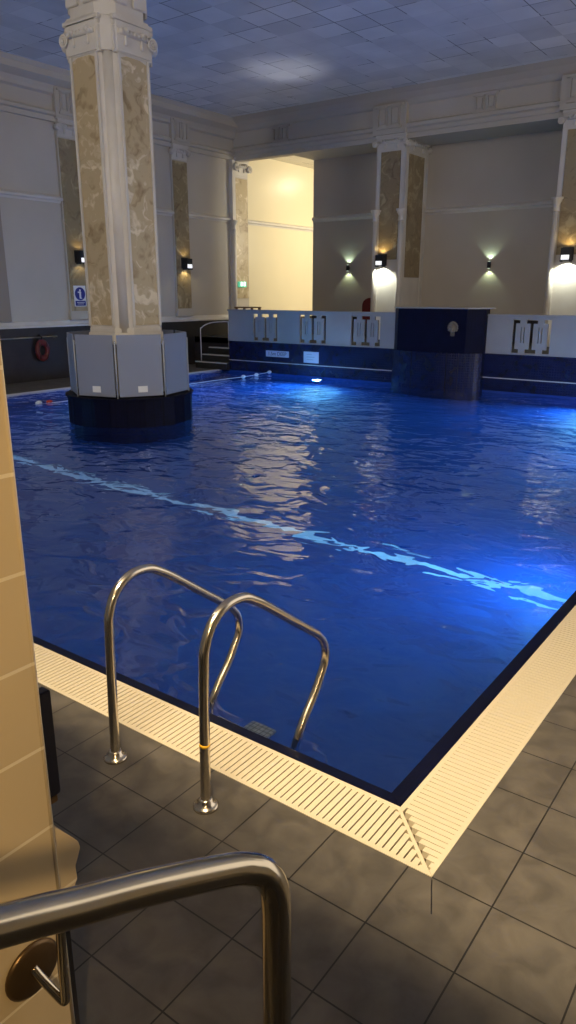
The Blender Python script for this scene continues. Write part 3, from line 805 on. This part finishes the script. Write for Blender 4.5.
# ================================================================== LADDER
lad = root('pool_ladder', (-1.12, 0.1, 0), 'polished steel pool ladder with two arched handrails at the near pool edge', 'pool ladder')
def smooth_path(pts, n=6):
    P = [Vector(p) for p in pts]; out = []
    for i in range(len(P)-1):
        p0 = P[max(i-1, 0)]; p1 = P[i]; p2 = P[i+1]; p3 = P[min(i+2, len(P)-1)]
        for k in range(n):
            t = k/n
            out.append(0.5*((2*p1) + (-p0+p2)*t + (2*p0-5*p1+4*p2-p3)*t*t + (-p0+3*p1-3*p2+p3)*t**3))
    out.append(P[-1]); return out
YZ = [(-0.188, 0.0), (-0.180, 0.30), (-0.170, 0.58), (-0.160, 0.67), (-0.118, 0.748), (-0.040, 0.792), (0.055, 0.790), (0.135, 0.750), (0.215, 0.695), (0.37, 0.580), (0.52, 0.470), (0.59, 0.415), (0.635, 0.350), (0.640, 0.270), (0.600, 0.200), (0.548, 0.125), (0.47, 0.04), (0.425, -0.03), (0.40, -0.12), (0.395, -0.25), (0.395, -1.0)]
for x in (-1.383, -0.864):
    b = MB(); b.tube(smooth_path([(x, y, z) for y, z in YZ], 5), 0.020, 18)
    h = b.build('handrail', M['steel'], lad)
    b = MB(); b.lathe([(0.050, 0.0), (0.050, 0.008), (0.044, 0.013), (0.030, 0.020), (0.028, 0.034), (0.022, 0.040)], (x, -0.188, 0), 28); b.build('floor_flange', M['steel'], lad)
    if x > -1:
        b = MB(); b.X = Matrix.Translation((x, -0.181, 0.272)) @ Matrix.Rotation(R(8), 4, 'Y'); b.lathe([(0.0206, -0.007), (0.0206, 0.007)], (0, 0, 0), 18)
        b.build('tape_band', M['yellow'], h)
for z in (-0.22, -0.50, -0.78):
    b = MB(); b.box(-1.365, -0.882, 0.36, 0.45, z-0.012, z+0.012, 0.004); b.build('tread', M['steel'], lad)
b = MB(); b.box(-1.12, -0.98, 0.335, 0.42, -0.06, -0.035, 0.003)
struct('trim_13', b, M['steptile'])

# ================================================================== STAIR HANDRAIL (foreground)
hr = root('stair_handrail', (0.26, -1.22, 0), 'thick brushed steel stair handrail with upright post closest to the camera', 'handrail')
A = Vector((0.2790, -1.237, 0.0))
pts = [(0.272, -1.228, 0.0), (0.272, -1.228, 0.60), (0.272, -1.228, 0.96), (0.2715, -1.229, 1.040), (0.268, -1.232, 1.075), (0.259, -1.243, 1.100), (0.250, -1.263, 1.116), (0.2394, -1.2990, 1.135), (0.2175, -1.4197, 1.1875), (0.2023, -1.5194, 1.2278), (0.1915, -1.6041, 1.265), (0.155, -1.90, 1.39), (0.08, -2.5, 1.64)]
b = MB(); b.tube(smooth_path(pts, 6), 0.0222, 28); b.build('rail', M['brushed'], hr)
b = MB(); b.lathe([(0.055, 0.0), (0.055, 0.008), (0.045, 0.016), (0.026, 0.018)], (0.272, -1.228, 0), 24); b.build('floor_flange', M['brushed'], hr)
wr = root('wall_handrail', (-0.40, -1.25, 0.5), 'slim wall bracket handrail on round plate, behind the thick foreground rail', 'handrail')
b = MB(); b.X = Matrix.Translation((-0.419, -1.230, 0.45)) @ Matrix.Rotation(PI/2, 4, 'Y'); b.lathe([(0.068, 0), (0.068, 0.005), (0.060, 0.010), (0.014, 0.012)], (0, 0, 0), 28); b.build('wall_plate', M['brass_dk'], wr)
b = MB(); b.tube(smooth_path([(-0.412, -1.232, 0.46), (-0.388, -1.224, 0.432), (-0.354, -1.208, 0.388), (-0.346, -1.204, 0.383), (-0.344, -1.203, 0.400), (-0.344, -1.201, 0.48), (-0.344, -1.195, 0.60)], 5), 0.0105, 12); b.build('bracket', M['brushed'], wr)
b = MB(); b.tube([(-0.344, -1.180, 0.605), (-0.344, -1.328, 0.680), (-0.344, -2.2, 1.12)], 0.0145, 14); b.build('rail', M['brushed'], wr)
b = MB(); b.box(-0.456, -0.426, -1.134, -1.103, 0.835, 1.095, 0.004)
nb = root('wall_box', (-0.44, -1.116, 0.83), 'narrow navy box fixed to the end of the cream tiled wall', 'box'); b.build('housing', M['navy_plastic'], nb)
b = MB(); b.box(-0.450, -0.430, -1.134, -1.110, 0.815, 0.835, 0.003); b.build('bottom_clip', M['brass_dk'], nb)

# ================================================================== FAR LEFT DECK THINGS
r = root('grab_rail', (XL+0.1, 8.0, 0.94), 'thin steel grab rail along the dark wainscot on the left wall', 'grab rail')
b = MB(); b.tube([(XL+0.10, 5.5, 0.955), (XL+0.10, 8.70, 0.955)], 0.014, 10); b.build('rail', M['chrome_dim'], r)
for y in (6.2, 7.2, 8.65):
    b = MB(); b.tube([(XL+0.03, y, 0.93), (XL+0.10, y, 0.945)], 0.009, 8); b.build('bracket', M['chrome_dim'], r)
r = root('life_ring', (XL+0.15, 8.26, 0.67), 'dark red life ring hanging on the left wall from the thin rail', 'life ring')
b = MB(); b.torus((XL+0.13, 8.26, 0.67), 0.140, 0.055, 'x', 36, 14, (0.9, 0.95, 1.25)); b.build('ring', M['red'], r)
b = MB(); b.tube([(XL+0.13, 8.26, 0.90), (XL+0.17, 8.24, 0.97), (XL+0.05, 8.26, 1.0)], 0.02, 8)
b.build('hanging_strap', M['black'], r)
for a in (R(45), R(135), R(225), R(315)):
    b = MB(); b.torus((XL+0.13, 8.26+0.133*math.cos(a), 0.67+0.175*math.sin(a)), 0.060, 0.012, 'y', 16, 6); b.X = Matrix.Identity(4); b.build('grab_band', M['black'], r)

# steps to the balcony
st = root('pool_steps', (-12.3, 12.9, 0), 'dark tiled steps with pale nosings climbing to the balcony at the back left', 'steps')
for k, (y, xl) in enumerate(((12.50, -12.82), (12.75, -12.80), (13.0, -12.78))):
    b = MB(); b.box(xl, -11.73, y, 13.3, 0.17*k, 0.17*(k+1)-0.002); sp = b.build('step', M['step'], st)
    b = MB(); b.box(xl, -11.73, y-0.015, y+0.06, 0.17*(k+1)-0.02, 0.17*(k+1)+0.004, 0.003); b.build('nosing', M['nosing'], sp)
b = MB(); b.box(XL+0.03, -11.73, 13.3, 13.4, 0.0, 0.74); struct('wall_step', b, M['wains'])
r = root('step_handrail', (-12.7, 12.6, 0.1), 'slim steel handrail beside the dark steps at the back left', 'handrail')
b = MB(); b.tube(smooth_path([(-12.66, 12.56, 0.17), (-12.66, 12.56, 0.95), (-12.65, 12.58, 1.02), (-12.58, 12.66, 1.10), (-12.45, 12.80, 1.16), (-12.25, 13.0, 1.18), (-12.1, 13.06, 1.18)], 5), 0.014, 10); b.build('rail', M['chrome_dim'], r)
b = MB(); b.tube([(-12.13, 13.06, 0.51), (-12.13, 13.06, 1.18)], 0.014, 10); b.build('post', M['chrome_dim'], r)

# small wooden ledge top at the opening
r = root('side_table', (-11.4, 13.0, 0.75), 'brown wooden table top just showing over the balcony wall at the lit opening', 'table')
b = MB(); b.box(-11.70, -11.12, 12.80, 13.20, 1.535, 1.565, 0.008); b.build('table_top', M['wood'], r)
for x, y in ((-11.66, 12.86), (-11.16, 12.86), (-11.66, 13.16), (-11.16, 13.16)):
    b = MB(); b.box(x-0.025, x+0.025, y-0.025, y+0.025, 0.75, 1.535); b.build('leg', M['wood'], r)

# red chair behind the balustrade
r = root('chair', (-9.62, 15.5, 0.75), 'dark red upholstered chair back showing over the balcony wall beside the pier', 'chair')
cx, cy = -9.45, 15.55
pts2 = [(cx-0.24, 1.15)] + [(cx+0.24*math.cos(a), 1.58+0.20*math.sin(a)) for a in [PI - PI*k/12 for k in range(13)]] + [(cx+0.24, 1.15)]
b = MB(); b.prism(pts2, 1, cy+0.20, cy+0.28, 0.015); b.build('backrest', M['red_chair'], r)
b = MB(); b.box(cx-0.25, cx+0.25, cy-0.24, cy+0.24, 1.13, 1.23, 0.03); b.build('seat', M['red_chair'], r)
for sx_ in (-1, 1):
    for sy_ in (-1, 1):
        b = MB(); b.tube([(cx+sx_*0.22, cy+sy_*0.21, 0.75), (cx+sx_*0.20, cy+sy_*0.19, 1.14)], 0.018, 8); b.build('leg', M['wood'], r)

# ================================================================== LANE ROPE, POOL LAMPS
r = root('lane_rope', (-10.4, 9, 0), 'floating lane rope with small white and red floats across the far left water', 'lane rope')
rp = [(-10.36, 12.58, 0.03), (-10.36, 12.0, 0.012), (-10.35, 11.5, 0.005), (-10.45, 10.4, -0.005), (-10.5, 8.5, -0.03), (-10.55, 6.3, -0.02), (-10.60, 5.9, -0.02)]
b = MB(); b.tube(smooth_path(rp, 6), 0.007, 6); b.build('cord', M['float_white'], r)
for x, y, z, k in ((-10.36, 12.52, 0.03, 'float_white'), (-10.355, 12.0, 0.012, 'float_white'), (-10.35, 11.5, 0.01, 'float_white'), (-10.6, 6.03, 0.0, 'float_white'), (-10.59, 6.25, -0.005, 'float_red')):
    b = MB(); b.ball((x, y, z), 0.045, 10, (1, 1.5, 0.9)); b.build('float', M[k], r)
PLG = 'round underwater lamps in the pool walls'
def pool_lamp(x, y, z, n, label):
    r = root('pool_lamp', (x, y, z), label, 'underwater lamp', PLG)
    q = Vector((0, 0, 1)).rotation_difference(Vector(n)).to_matrix().to_4x4()
    b = MB(); b.X = Matrix.Translation((x, y, z)) @ q; b.lathe([(0.13, 0), (0.13, 0.02), (0.115, 0.03), (0.105, 0.03)], (0, 0, 0), 28); b.build('rim', M['chrome_dim'], r)
    b = MB(); b.X = Matrix.Translation((x, y, z)) @ q; b.lathe([(0.10, 0.03), (0.10, 0.034), (0.06, 0.045)], (0, 0, 0), 24); b.build('lens', M['pool_lamp'], r)
pool_lamp(-8.95, 12.6, -0.36, (0, -1, 0), 'glowing underwater lamp in the back pool wall below the square notice')
pool_lamp(-2.6, 12.6, -0.40, (0, -1, 0), 'glowing underwater lamp in the back pool wall at the right edge')
pool_lamp(-0.33, 3.9, -0.45, (-1, 0, 0), 'underwater lamp in the right pool wall nearest the camera')
pool_lamp(-0.33, 8.6, -0.45, (-1, 0, 0), 'underwater lamp in the right pool wall further away')
pool_lamp(-12.0, 8.9, -0.45, (1, 0, 0), 'underwater lamp in the left pool wall behind the column')
pool_lamp(-12.0, 3.4, -0.45, (1, 0, 0), 'underwater lamp in the left pool wall left of the column')
